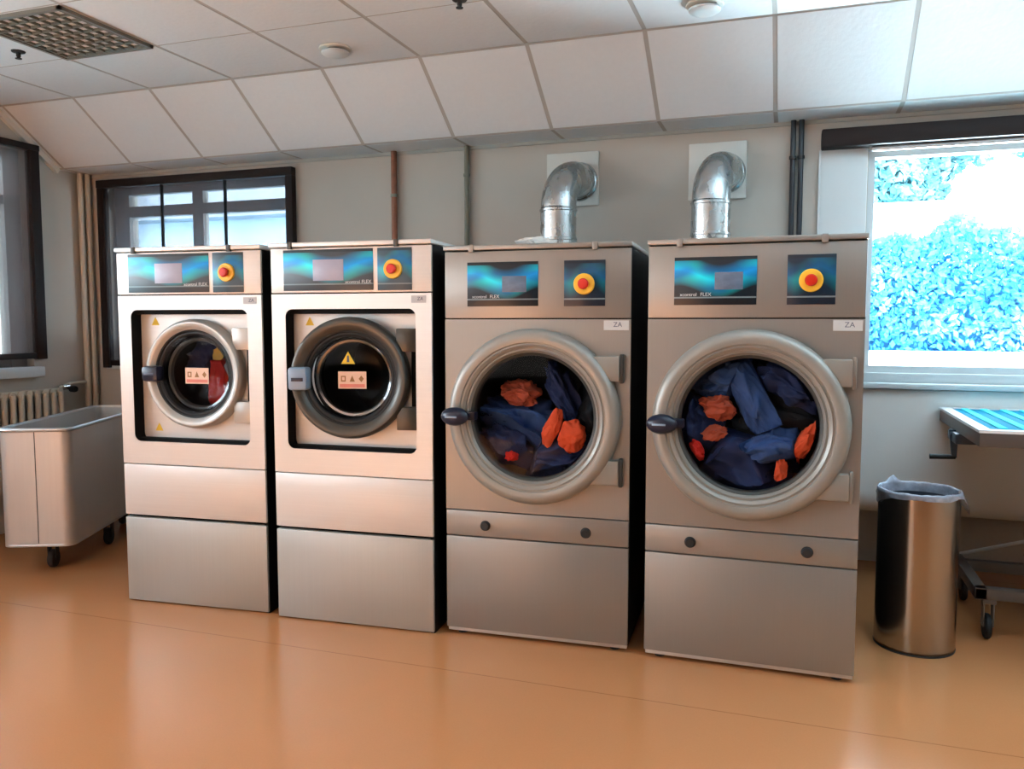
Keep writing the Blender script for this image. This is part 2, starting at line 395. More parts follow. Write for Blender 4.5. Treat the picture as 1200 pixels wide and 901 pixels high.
# ---- windows
def glasspane(x0, x1, y, z0, z1): return MB().box(x0, x1, y-.003, y+.003, z0, z1)
w = structroot('window_3', (0, 0, 0))
x0, x1, z0, z1 = W3
f = MB()
f.plate(rect(x0, x1, z0, z1), [rect(x0+.035, 1.42, z0+.04, z1-.035), rect(1.48, x1-.035, z0+.04, z1-.035)], YB+.03, YB+.09)
obj('window_frame', f, 'pvc', w, smooth=False)
obj('pane', glasspane(x0+.035, 1.42, YB+.06, z0+.04, z1-.035), 'glass', w, smooth=False)
obj('pane', glasspane(1.48, x1-.035, YB+.06, z0+.04, z1-.035), 'glass', w, smooth=False)
obj('window_sill', MB().box(.2, XR, YB-.075, YB+.03, 1.055, 1.085, .006).box(x0-.02, XR, YB-.012, YB+.05, 1.085, 1.135, .004), 'pvc', w)
obj('surround', MB().box(.115, .345, YB-.018, YB, 1.10, 2.31, .003).box(.106, .118, YB-.026, YB, 1.10, 2.31), 'wall_white', w)

w = structroot('window_1')
x0, x1, z0, z1 = W1
f = MB(); zt = 2.20; mu = (-4.02, )
holes = []
cols = [(x0+.13, -4.06), (-3.97, -3.20)]
for a, c in cols: holes += [rect(a, c, z0+.06, zt-.03), rect(a, c, zt+.045, z1-.07)]
f.plate(rect(x0, x1, z0, z1), holes, YB+.08, YB+.14)
obj('window_frame', f, 'greyframe', w, smooth=False)
for a, c in cols:
    obj('pane', glasspane(a, c, YB+.11, z0+.06, zt-.03), 'glass', w, smooth=False)
    obj('pane', glasspane(a, c, YB+.11, zt+.045, z1-.07), 'glass', w, smooth=False)
obj('window_sill', MB().box(x0-.03, x1+.03, YB-.03, YB+.08, z0-.04, z0, .005), 'pvc', w)

w = structroot('window_2')
def ybox(y0, y1, z0, z1, xa, xb): return (xa, xb, y0, y1, z0, z1)
f = MB(); z0, z1 = W2[2], W2[3]
fx0, fx1 = XL-.13, XL-.07
f.box(fx0, fx1, W2[0], W2[1], z0, z0+.07); f.box(fx0, fx1, W2[0], W2[1], z1-.06, z1); f.box(fx0, fx1, W2[0], W2[1], 2.19, 2.25)
edges = [W2[0], -1.5, -.55, .4, 1.3, 2.2, 3.15, 4.20]
for e in edges: f.box(fx0-.004, fx1+.004, e-(.12 if e == 4.20 else .05), e+.05 if e < 4.2 else e, z0, z1)
f.box(fx0, fx1, 3.84, 3.985, z0, 2.19)
obj('window_frame', f, 'greyframe', w, smooth=False)
for a, c in zip(edges, edges[1:]):
    hi = c-(.12 if c == 4.20 else .05)
    obj('pane', MB().box(XL-.103, XL-.097, a+.05, hi, z0+.07, 2.19), 'glass', w, smooth=False)
    obj('pane', MB().box(XL-.103, XL-.097, a+.05, hi, 2.25, z1-.06), 'glass', w, smooth=False)
obj('window_sill', MB().box(XL-.07, XL+.06, W2[0]-.03, 4.235, 1.03, 1.10, .008), 'pvc', w)

# ---- blinds
def blind_back(xa, xb, label, left=False, right=False):
    t = thing('screen_blind', label, 'blind', (0, 0, 0), 0, 'screen blinds on the back window')
    y = YB-.03
    obj('fabric', MB().box(xa+.003, xb-.003, y-.001, y+.001, 1.12, 2.367), 'blind', t, smooth=False)
    obj('bottom_bar', MB().box(xa+.003, xb-.003, y-.012, y+.012, 1.085, 1.125, .004), 'brown', t)
    return t
blind_back(-4.735, -4.235, 'leftmost panel of brown screen blind on the window behind the first washer')
blind_back(-4.222, -3.698, 'middle panel of brown screen blind on the window behind the first washer')
blind_back(-3.685, -3.20, 'right panel of brown screen blind on the window behind the first washer')
t = thing('blind_cassette', 'dark brown blind box and side rails around the back-left window', 'blind box')
obj('head_box', MB().box(-4.80, -3.145, YB-.055, YB-.002, 2.37, 2.425, .004), 'brown', t)
obj('side_rail', MB().box(-4.80, -4.735, YB-.05, YB-.002, 1.07, 2.37, .004), 'brown', t)
obj('side_rail', MB().box(-3.20, -3.145, YB-.05, YB-.002, 1.07, 2.37, .004), 'brown', t)
for x in (-4.2285, -3.6915): obj('middle_rail', MB().box(x-.0065, x+.0065, YB-.04, YB-.02, 1.09, 2.37), 'blackgap', t)

t = thing('screen_blind', 'taupe screen blind with dark edge lowered on the left wall window', 'blind')
x = XL+.03
obj('fabric', MB().box(x-.001, x+.001, 3.16, 4.20, 1.19, 2.56), 'blind2', t, smooth=False)
obj('side_rail', MB().box(XL+.002, XL+.055, 4.19, 4.262, 1.15, 2.585, .004), 'brown', t)
obj('side_rail', MB().box(XL+.002, XL+.055, 3.09, 3.16, 1.15, 2.585, .004), 'brown', t)
obj('bottom_bar', MB().box(x-.014, x+.014, 3.16, 4.19, 1.155, 1.195, .004), 'brown', t)
obj('head_box', MB().box(XL+.002, XL+.06, 3.09, 4.262, 2.56, 2.60, .004), 'brown', t)

t = thing('blind_cassette', 'long dark brown roller blind box above the bright right window', 'blind box')
obj('head_box', MB().box(.115, 2.7, YB-.10, YB-.002, 2.31, 2.405, .008), 'brown', t)
obj('bottom_bar', MB().box(.36, 2.6, YB-.055, YB-.03, 2.285, 2.309, .005), 'alulight', t)

# ------------------------------------------------------------------ ceiling fittings
t = thing('ceiling_vent', 'square grey egg-crate air grille in the ceiling at upper left', 'air vent', (-3.3875, 3.12, ZC-.012))
M['ventframe'] = mat('vent_frame_metal', rgb(126, 124, 118), .5, .3, var=.08)
fr = MB()
for a in ((-.285, .285, -.28, -.262), (-.285, .285, .262, .28), (-.285, -.267, -.28, .28), (.267, .285, -.28, .28)): fr.box(*a, -.004, .014)
obj('frame', fr, 'ventframe', t, smooth=False)
gl = MB()
for i in range(9):
    q = -.252+.063*i
    gl.box(q-.004, q+.004, -.262, .262, 0, .055); gl.box(-.267, .267, q-.004, q+.004, 0, .055)
M['ventmetal'] = mat('grey_vent_metal', rgb(112, 113, 106), .5, .3, var=.1)
obj('grille', gl, 'ventmetal', t, smooth=False)
obj('backing', MB().box(-.267, .267, -.262, .262, .055, .06), 'blackgap', t, smooth=False)
def detector(loc, label):
    t = thing('smoke_detector', label, 'smoke detector', loc, 0, 'ceiling smoke detectors')
    obj('mounting_base', MB().lathe([(0, 0), (.080, 0), (.083, -.006), (.080, -.010), (.060, -.012), (0, -.012)], seg=40), 'trim', t)
    obj('sensor_cap', MB().lathe([(.05, -.012), (.05, -.020), (.070, -.022), (.070, -.030), (.058, -.038), (.03, -.041), (0, -.041)], seg=40), 'pvc', t)
    obj('sensor_slot', MB().lathe([(.0505, -.0125), (.0515, -.0195)], seg=40), 'rubber', t)
detector((-2.248, 3.731, ZC), 'round white smoke detector on the ceiling above the second washer')
detector((-.405, 3.765, ZC), 'round white smoke detector on the ceiling above the right dryer, cut by top edge')
def sprinkler(loc, label):
    t = thing('sprinkler_head', label, 'sprinkler', loc, 0, 'ceiling sprinkler heads')
    obj('escutcheon', MB().lathe([(0, 0), (.034, 0), (.032, -.006), (.012, -.009), (0, -.009)], seg=24), 'tyre', t)
    obj('nozzle', MB().lathe([(.011, -.008), (.011, -.026), (.006, -.034), (.016, -.036), (.016, -.039), (0, -.039)], seg=20), 'tyre', t)
sprinkler((-3.826, 3.24, ZC), 'small black sprinkler head beside the ceiling air grille')
sprinkler((-1.405, 3.36, ZC), 'small black sprinkler head at the top edge above the left dryer')

# ------------------------------------------------------------------ washing machines
def estop(parent, x, z, y, wv, dz, r):
    s = obj('switch_panel', MB().box(wv[0], wv[1], y-.003, y, dz[0], dz[1], .001), wv[2], parent)
    ob = obj('emergency_button', MB().lathe([(0, -.012), (r*.93, -.012), (r, -.008), (r, .004)], (x, y-.003, z), 'Y', 40), 'yellow', s, label='yellow emergency stop disc')
    obj('push_cap', MB().lathe([(0, -.036), (r*.42, -.035), (r*.52, -.028), (r*.5, -.018), (r*.34, -.013), (r*.34, -.008)], (x, y-.003, z), 'Y', 32), 'red', s, label='red mushroom button')
def logo(parent, x, z, y, s=.021):
    textmesh('logo_lettering', 'xcontrol', s, 'logo', parent, (x-.03, y, z))
    textmesh('logo_lettering', 'FLEX', s*1.05, 'logo', parent, (x+.038, y, z))
def lid(root, W, z0, z1, m, clips, D):
    l = obj('top_lid', MB().box(-.004, W+.004, -.012, D, z0, z1, .004), m, root)
    for c in clips: obj('clip', MB().box(c-.012, c+.012, -.016, -.004, z0-.010, z1+.002, .003), m if m == 'beige' else 'rubber', l)
    return l
def ringprof(ro, ri, y0, d):
    """door ring seen from the front: outer wall, rounded front, stepped groove, inner lip"""
    w = ro-ri
    return [(ro, y0), (ro, y0-d*.45), (ro-w*.08, y0-d*.78), (ro-w*.22, y0-d*.96), (ro-w*.38, y0-d), (ro-w*.55, y0-d*.93),
            (ro-w*.58, y0-d*.80), (ro-w*.64, y0-d*.80), (ro-w*.67, y0-d*.86), (ro-w*.78, y0-d*.72), (ro-w*.80, y0-d*.58), (ro-w*.86, y0-d*.58),
            (ro-w*.88, y0-d*.62), (ri, y0-d*.35), (ri, y0+.0), (ro, y0)]
DRUM = {'work clothes in the left dryer': (.402, .998, .335, .006, .66), 'work clothes in the right dryer': (.402, .998, .335, .006, .66), 'laundry in the first washer': (.392, 1.150, .235, .172, .52)}
def gar(name, label, cat, parentm, loc, sc, seed, m, rot=0, group=None, amp=.35, f=2.6, drum=None):
    if group: drum = DRUM[group]
    """crumpled cloth: a ball squeezed and folded by ridged noise"""
    b = bmesh.new(); bmesh.ops.create_icosphere(b, subdivisions=5, radius=1)
    off = Vector((seed*7.1, seed*3.3, seed*1.7))
    for v in b.verts:
        p = v.co.copy(); r = 1
        for k, (fr, am) in enumerate(((f*.5, amp), (f, amp*.6), (f*2.1, amp*.28))):
            r -= am*(abs(noise.noise(p*fr+off*(k+1)))*2-.35)
        w = noise.noise_vector(p*1.3+off)*.28
        v.co = (p+w)*r
    ctr = Vector(loc)
    if group and m in ('blue2', 'bluecloth', 'darkcloth'): sc = tuple(v*1.18 for v in sc)
    mx = Matrix.Rotation(rot, 4, 'Y') @ Matrix.Diagonal((sc[0], sc[1], sc[2], 1))
    bmesh.ops.transform(b, matrix=mx, verts=b.verts)
    if drum:
        dx, dz, rm, ya, yb_ = drum      # the cloth lies inside the drum
        for v in b.verts:
            p = v.co+ctr; q = Vector((p.x-dx, 0, p.z-dz))
            lim = (rm if p.y > .09 or rm < .3 else .258)*(1-.06*(.5+.5*noise.noise(p*9)))
            if q.length > lim: q *= lim/q.length
            p = Vector((dx+q.x, min(max(p.y, ya+.006*noise.noise(p*14)), yb_), dz+q.z)); v.co = p-ctr
    PILE.append(dict(b=b, c=ctr, name=name, label=label, cat=cat, pm=parentm, m=m, group=group, P=[v.co+ctr for v in b.verts]))
def settle():
    """press neighbouring cloths against each other along a plane so that none runs through another, then link them"""
    for rnd in range(2):
        for i, A in enumerate(PILE):
            for B in PILE[:i]:
                if A['group'] != B['group'] or not A['group']: continue
                d = B['c']-A['c']; L = d.length
                if L < 1e-4: continue
                d /= L
                if 'plane' not in A: A['plane'] = {}
                if id(B) not in A['plane']:
                    ra = max((p-A['c']).dot(d) for p in A['P']); rb = max((p-B['c']).dot(-d) for p in B['P'])
                    if ra+rb <= L: A['plane'][id(B)] = None
                    else: A['plane'][id(B)] = max(.08, min(.92, ra/(ra+rb)))*L
                t = A['plane'][id(B)]
                if t is None: continue
                for p in A['P']:
                    e = (p-A['c']).dot(d)-(t-.0025)
                    if e > 0: p -= d*e
                for p in B['P']:
                    e = (p-A['c']).dot(d)-(t+.0025)
                    if e < 0: p -= d*e
    for A in PILE:
        for v, p in zip(A['b'].verts, A['P']): v.co = p-A['c']
        mb = MB(); mb._merge(A['b'])
        o = obj(A['name'], mb, A['m'], None, ang=180)
        o.matrix_world = A['pm'] @ Matrix.Translation(A['c'])
        tag(o, A['label'], A['cat'], A['group'])
PILE = []

def washer(loc, rz, label, open_deg, dark, stickers):
    W, D = .790, 1.0
    t = thing('washing_machine', label, 'washing machine', loc, rz, 'front-loading washing machines')
    s = .03
    obj('side_panel', MB().box(-.002, .018, .03, D, .0, 1.74), 'black', t); obj('side_panel', MB().box(W-.018, W+.002, .012, D, .0, 1.74), 'black', t)
    obj('back_panel', MB().box(.018, W-.018, D-.02, D, 0, 1.74), 'black', t)
    obj('chassis', MB().box(.018, W-.018, .03, .06, .0, .83).box(.018, W-.018, .03, .06, 1.44, 1.74).box(.018, .07, .03, .06, .83, 1.44).box(.72, W-.018, .03, .06, .83, 1.44), 'blackgap', t)
    obj('base_panel', MB().box(0, W, 0, .03, .006, .430, .004), 'steel2', t)
    obj('lower_panel', MB().box(0, W, 0, .03, .444, .698, .003), 'steel', t)
    rc = rrect(.070, .715, .815, 1.462, .035)
    obj('front_panel', MB().plate(rect(0, W, .703, 1.530), [rc], 0, .03), 'steel', t, ang=30)
    # walls of the recess, open at the back
    b = bmesh.new(); a = [b.verts.new((x, .002, z)) for x, z in rrect(.0705, .7145, .8155, 1.4615, .035)]; c = [b.verts.new((v.co.x, .082, v.co.z)) for v in a]
    for i in range(len(a)): b.faces.new((a[i], a[(i+1) % len(a)], c[(i+1) % len(a)], c[i]))
    rm = MB(); rm._merge(b); obj('door_recess', rm, 'blackgap', t)
    cx, cz = .392, 1.150
    rp = obj('recess_panel', MB().plate(rrect(.071, .714, .816, 1.461, .034), [circ(cx, cz, .215)], .072, .080), 'innersteel', t)
    for (x, z) in stickers: obj('warning_sticker', MB().prism([(x-.022, z-.018), (x+.022, z-.018), (x, z+.022)], .0705, .072), 'warnyellow', rp, label='yellow triangle warning sticker')
    obj('hinge_slot', MB().box(.665, .712, .066, .0718, .935, 1.365, .002), 'blackgap', rp)
    # drum
    dr = obj('drum', MB().lathe([(.215, .075), (.225, .10), (.24, .11), (.26, .14), (.26, .55), (.08, .58), (0, .58)], (cx, 0, cz), 'Y', 56), 'drum', t)
    obj('door_gasket', MB().lathe([(.22, .071), (.205, .064), (.192, .075), (.19, .11), (.205, .12)], (cx, 0, cz), 'Y', 56), 'blackgap', t)
    # control panel
    obj('control_panel', MB().box(0, W, 0, .03, 1.536, 1.738, .003), 'steel', t)
    dp = obj('display_panel', MB().box(.066, .515, -.003, 0, 1.545, 1.730, .001), 'wave_w', t)
    obj('screen', MB().box(.218, .370, -.0045, -.002, 1.589, 1.684, .0006), 'screen_w', dp)
    logo(dp, .445, 1.582, -.0038)
    estop(t, .612, 1.636, 0, (.536, .700, 'wave_w2'), (1.543, 1.730), .043)
    lid(t, W, 1.743, 1.763, 'steel', (.105, .63), D)
    st = obj('number_sticker', MB().box(.695, .765, -.0012, 0, 1.487, 1.519), 'stickergrey', t)
    textmesh('sticker_lettering', 'ZA', .022, 'ink', st, (.738, -.0018, 1.504), .0003)
    # door, hinged on the right
    hx, hy = .690, .050
    d = bpy.data.objects.new('door', None); C.objects.link(d); d.parent = t; d.location = (hx, hy, 0); d.rotation_euler = (0, 0, R(open_deg))
    ox = cx-hx
    rm = 'ringshade' if dark else 'ring'
    ro, ri = (.276 if dark else .268), .216
    yb = .018
    w_ = ro-ri
    obj('door_ring', MB().lathe([(ro, yb), (ro, yb-.026), (ro-w_*.10, yb-.044), (ro-w_*.28, yb-.054), (ro-w_*.5, yb-.055), (ro-w_*.75, yb-.048), (ri, yb-.034), (ri, yb), (ro, yb)], (ox, 0, cz), 'Y', 80), rm, d, label='door ring toned dark for its angled reflection' if dark else 'silver door ring')
    obj('inner_rim', MB().lathe([(.2165, -.018), (.210, -.016), (.206, -.008), (.198, -.009), (.190, -.002), (.186, .02), (.2, .03)], (ox, 0, cz), 'Y', 64), 'tyre', d)
    obj('bowl_rim', MB().lathe([(.182, .008), (.174, .000), (.164, .004), (.158, .02)], (ox+.012, .01, cz), 'Y', 64), 'chrome' if dark else 'rubber', d)
    gs = obj('door_glass', MB().lathe([(.2, .004), (.188, .004), (.17, .012), (.150, .06), (.13, .09), (.06, .105), (0, .107)], (ox, 0, cz), 'Y', 64), 'doorglass', d)
    fw = -.004
    obj('front_glass', MB().lathe([(.196, fw), (.0, fw)], (ox, 0, cz), 'Y', 64), 'doorglass', d)
    lb = obj('warning_label', MB().box(ox-.055, ox+.075, fw-.003, fw-.001, cz-.048, cz+.030), 'palelabel', d, label='pale label with red and ochre pictograms')
    q = fw-.0036; zz = cz-.004
    obj('pictogram', MB().plate(rect(ox-.042, ox-.020, zz-.012, zz+.014), [rect(ox-.037, ox-.025, zz-.006, zz+.009)], q, q+.0008), 'brownink', lb)
    obj('pictogram', MB().prism([(ox-.002, zz-.012), (ox+.022, zz-.012), (ox+.010, zz+.016)], q, q+.0008), 'brownink', lb)
    obj('pictogram', MB().prism([(ox+.052, zz-.014), (ox+.064, zz+.001), (ox+.052, zz+.016), (ox+.040, zz+.001)], q, q+.0008), 'brownink', lb)
    obj('caption_band', MB().box(ox-.048, ox+.068, q, q+.0008, cz-.042, cz-.027), 'redink', lb)
    if dark:
        tz = cz+.088; tx = ox-.008
        tr = obj('warning_sticker', MB().prism([(tx-.032, tz-.024), (tx+.032, tz-.024), (tx, tz+.032)], fw-.003, fw-.001), 'warnyellow', d, label='yellow triangle warning sticker')
        obj('pictogram', MB().prism([(tx-.006, tz-.016), (tx+.006, tz-.016), (tx+.004, tz+.014), (tx-.004, tz+.014)], fw-.0036, fw-.003), 'ink', tr)
        hd = obj('door_handle', MB().box(ox-.268, ox-.180, yb-.092, yb-.02, cz-.052, cz+.050, .012), 'silverblue', d, label='pale blue-grey door latch handle')
        obj('finger_grip', MB().box(ox-.250, ox-.196, yb-.094, yb-.090, cz-.012, cz+.004, .001), 'navy', hd)
        obj('latch_bolt', MB().box(ox-.250, ox-.205, yb-.02, yb+.03, cz-.025, cz+.025, .004), 'chrome', d)
    else:
        hd = obj('door_handle', MB().box(ox-.262, ox-.172, yb-.085, yb-.02, cz-.038, cz+.038, .015), 'navy', d, label='dark navy door handle')
        obj('finger_grip', MB().box(ox-.245, ox-.190, yb-.0865, yb-.083, cz-.006, cz+.006, .001), 'ink', hd)
    for z in (1.322, .968):
        obj('hinge', MB().box(ox+.215, .008, yb-.034, yb+.004, z-.052, z+.052, .004), rm, d)
    return t
A1 = (-3.145, 3.154, 0); T1 = 4.81; A2 = (-2.286, 3.199, 0); T2 = 3.58
w1 = washer(A1, R(T1), 'steel washer at the left end of the machines, door closed on red laundry', 0, False, [(.155, 1.405), (.158, .878)])
w2 = washer(A2, R(T2), 'steel washer with its shade-toned round door ajar and drum empty', 10, True, [(.155, 1.405)])

# ------------------------------------------------------------------ dryers
def dryer(loc, rz, label, pin='rubber'):
    W, D = .814, 1.02
    t = thing('tumble_dryer', label, 'tumble dryer', loc, rz, 'beige tumble dryers')
    obj('side_panel', MB().box(0, .018, .015, D, .03, 1.71), 'black', t); obj('side_panel', MB().box(W-.018, W+.001, .015, D, .03, 1.71), 'black', t)
    obj('back_panel', MB().box(.018, W-.018, D-.02, D, .03, 1.71), 'black', t)
    obj('chassis', MB().box(.018, W-.018, .03, .05, .03, .60), 'blackgap', t)
    obj('chassis', MB().box(.018, W-.018, .03, .05, 1.40, 1.71), 'blackgap', t)
    obj('plinth', MB().box(.004, W-.004, .010, D-.02, .016, .036, .002), 'alu', t)
    for x in (.06, W-.06):
        for y in (.05, D-.07): obj('foot', MB().lathe([(.012, .018), (.012, .008), (.022, .006), (.022, 0), (0, 0)], (x, y, 0), 'Z', 20), 'tyre', t)
    obj('lower_panel', MB().box(0, W, 0, .03, .034, .452, .003), 'beige', t)
    sp = obj('filter_panel', MB().box(0, W, 0, .03, .457, .569, .003), 'beige', t)
    for x in (.183, .632):
        obj('knob', MB().lathe([(0, -.016), (.017, -.016), (.020, -.012), (.020, -.003), (.023, 0)], (x, 0, .507), 'Y', 28), 'tyre', sp)
    cx, cz = .402, .998
    obj('front_panel', MB().plate(rect(0, W, .574, 1.414), [circ(cx, cz, .287, 72)], 0, .03), 'beige', t)
    obj('control_panel', MB().box(0, W, 0, .03, 1.419, 1.706, .003), 'beige', t)
    dp = obj('display_panel', MB().box(.104, .421, -.003, 0, 1.470, 1.659, .001), 'wave_d', t)
    obj('screen', MB().box(.262, .369, -.0045, -.002, 1.530, 1.598, .0006), 'screen_d', dp)
    logo(dp, .190, 1.511, -.0038, .019)
    estop(t, .619, 1.560, 0, (.533, .707, 'wave_d2'), (1.469, 1.659), .044)
    lid(t, W, 1.711, 1.732, 'beige', (.125, .665), D)
    st = obj('number_sticker', MB().box(.702, .806, -.0012, 0, 1.369, 1.409), 'sticker', t)
    textmesh('sticker_lettering', 'ZA', .028, 'ink', st, (.760, -.0018, 1.391), .0003)
    obj('drum', MB().lathe([(.288, .03), (.31, .04), (.352, .07), (.352, .70), (.1, .73), (0, .73)], (cx, 0, cz), 'Y', 64), 'drum', t)
    d = bpy.data.objects.new('door', None); C.objects.link(d); d.parent = t
    obj('door_ring', MB().lathe(ringprof(.376, .274, 0, .062), (cx, 0, cz), 'Y', 80), 'ring2', d)
    obj('door_seal', MB().lathe([(.276, -.026), (.268, -.022), (.262, -.012), (.264, .02), (.288, .028)], (cx, 0, cz), 'Y', 72), 'rubber', d)
    obj('door_glass', MB().lathe([(.270, -.016), (.20, -.018), (.0, -.018)], (cx, 0, cz), 'Y', 64), 'doorglass', d)
    hd = obj('door_handle', MB().lathe([(0, -.118), (.018, -.117), (.034, -.108), (.042, -.092), (.040, -.070), (.030, -.05)], (0, 0, 0), 'Y', 28, 1.45, .95).xf(Matrix.Translation((cx-.328, 0, cz))), 'navy', d)
    obj('grip_mark', MB().box(cx-.362, cx-.308, -.1195, -.117, cz-.004, cz+.004, .001), 'silverblue', hd)
    obj('handle_arm', MB().box(cx-.31, cx-.245, -.066, -.018, cz-.018, cz+.018, .006), 'navy', hd)
    for z in (cz+.212, cz-.222):
        h = obj('hinge', MB().box(cx+.235, cx+.372, -.040, 0, z-.052, z+.052, .006), 'ring2', d)
        obj('hinge_pin', MB().box(cx+.372, cx+.386, -.030, 0, z-.060, z+.060, .003), pin, h)
    return t
A3 = (-1.445, 3.276, 0); T3 = 2.89; A4 = (-.560, 3.307, 0); T4 = .02
d3 = dryer(A3, R(T3), 'beige tumble dryer left of the other dryer, two bright orange patches in its window')
d4 = dryer(A4, R(T4), 'beige tumble dryer at the right end of the row, drum packed full of clothes', 'beige')

def mw(A, deg): return Matrix.Translation(A) @ Matrix.Rotation(R(deg), 4, 'Z')
m3, m4, m1 = mw(A3, T3), mw(A4, T4), mw(A1, T1)
G3, G4 = 'work clothes in the left dryer', 'work clothes in the right dryer'
cx, cz = .402, .998
# left dryer: navy heap low and left, orange pieces, dark drum at upper right
gar('work_jacket', 'navy cloth heap at the lower left of the left dryer window', 'clothes', m3, (cx-.10, .19, cz-.09), (.19, .14, .13), 1, 'blue2', .3, G3)
gar('work_jacket', 'dark navy cloth along the bottom of the left dryer window', 'clothes', m3, (cx+.07, .20, cz-.20), (.23, .14, .10), 2, 'bluecloth', -.1, G3)
gar('work_trousers', 'blue cloth at the far lower left behind the left dryer handle', 'clothes', m3, (cx-.13, .13, cz-.15), (.11, .09, .07), 3, 'bluecloth', .5, G3)
gar('work_shirt', 'rust orange cloth high on the left of the left dryer window', 'clothes', m3, (cx-.10, .15, cz+.085), (.085, .07, .065), 4, 'rust', .2, G3, .3)
gar('safety_vest', 'upright bright orange cloth at the middle of the left dryer window', 'clothes', m3, (cx+.07, .05, cz-.055), (.036, .03, .088), 5, 'orange', .35, G3, .14)
gar('safety_vest', 'second bright orange cloth, right of the upright one in the left dryer', 'clothes', m3, (cx+.155, .055, cz-.085), (.055, .035, .068), 6, 'orange', .45, G3, .16)
gar('work_trousers', 'dark grey rounded cloth at the right of the left dryer window', 'clothes', m3, (cx+.22, .22, cz+.03), (.10, .10, .13), 7, 'darkcloth', .1, G3, .2)
gar('work_jacket', 'navy strap of cloth hanging above the orange patches in the left dryer', 'clothes', m3, (cx+.10, .16, cz+.09), (.05, .06, .12), 8, 'bluecloth', -.5, G3)
gar('cleaning_rag', 'small red cloth at the bottom left edge of the left dryer window', 'clothes', m3, (cx-.115, .055, cz-.185), (.03, .03, .022), 9, 'redcloth', 0, G3)
# right dryer: full of blue with orange at the right rim
gar('work_jacket', 'blue cloth band running diagonally across the top of the right dryer window', 'clothes', m4, (cx+.01, .10, cz+.10), (.055, .06, .20), 11, 'blue2', -.55, G4, .25)
gar('work_jacket', 'large dark navy cloth at the bottom of the right dryer window', 'clothes', m4, (cx+.0, .15, cz-.15), (.27, .12, .13), 12, 'bluecloth', .1, G4)
gar('work_trousers', 'dark grey cloth at the centre of the right dryer window', 'clothes', m4, (cx+.06, .22, cz+.03), (.20, .12, .20), 13, 'darkcloth', .4, G4)
gar('work_shirt', 'rust orange cloth on the left of the right dryer window', 'clothes', m4, (cx-.12, .08, cz+.055), (.075, .05, .055), 14, 'rust', .1, G4, .3)
gar('safety_vest', 'bright orange cloth curving up the right rim of the right dryer window', 'clothes', m4, (cx+.21, .06, cz-.075), (.04, .04, .10), 15, 'orange', .7, G4, .25)
gar('safety_vest', 'small orange cloth at the bottom right of the right dryer window', 'clothes', m4, (cx+.125, .045, cz-.185), (.026, .03, .05), 16, 'orange', 0, G4, .25)
gar('work_jacket', 'blue cloth at the upper right of the right dryer window', 'clothes', m4, (cx+.15, .13, cz+.17), (.12, .08, .07), 17, 'bluecloth', .6, G4)
gar('work_trousers', 'mid blue cloth right of centre low in the right dryer window', 'clothes', m4, (cx+.10, .09, cz-.09), (.13, .07, .055), 18, 'blue2', -.15, G4)
gar('work_jacket', 'navy cloth behind the handle on the left of the right dryer window', 'clothes', m4, (cx-.19, .13, cz-.03), (.09, .09, .15), 19, 'bluecloth', .1, G4)
gar('work_shirt', 'mid blue cloth at the upper left of the right dryer window', 'clothes', m4, (cx-.11, .14, cz+.16), (.11, .08, .08), 20, 'blue2', -.4, G4)
gar('work_shirt', 'small rust cloth below the larger rust one in the right dryer window', 'clothes', m4, (cx-.13, .05, cz-.045), (.05, .035, .03), 25, 'rust', -.3, G4, .3)
gar('cleaning_rag', 'small red cloth at the lower left rim of the right dryer window', 'clothes', m4, (cx-.205, .05, cz-.115), (.03, .03, .045), 26, 'redcloth', -.5, G4, .3)
# first washer: red laundry, and a pale shape for the glass reflection on the right
cx, cz = .392, 1.150
G1 = 'laundry in the first washer'
gar('work_shirt', 'red cloth at the middle of the first washer door window', 'clothes', m1, (cx+.04, .20, cz-.04), (.06, .07, .17), 21, 'redcloth', .1, G1, .25)
gar('reflection_cloth', 'pale cloth shape added for the reflection at the right of the first washer door window', 'clothes', m1, (cx+.13, .21, cz+.0), (.06, .07, .11), 22, 'tealcloth', 0, G1, .25)  # pale lump placed where the door glass shows a bright reflection
gar('work_jacket', 'dark navy cloth at the upper left of the first washer door window', 'clothes', m1, (cx-.06, .26, cz+.06), (.09, .08, .09), 23, 'bluecloth', 0, G1)
gar('cleaning_rag', 'small bright orange and yellow cloth above the label in the first washer', 'clothes', m1, (cx+.045, .17, cz+.095), (.03, .03, .045), 24, 'yellow', .2, G1, .25)

# crumpled white bag on the left dryer
gar('plastic_bag', 'crumpled white plastic bag lying on top of the left dryer', 'plastic bag', m3, (.22, .72, 1.790), (.115, .08, .045), 31, 'white', 0, None, .3)

settle()

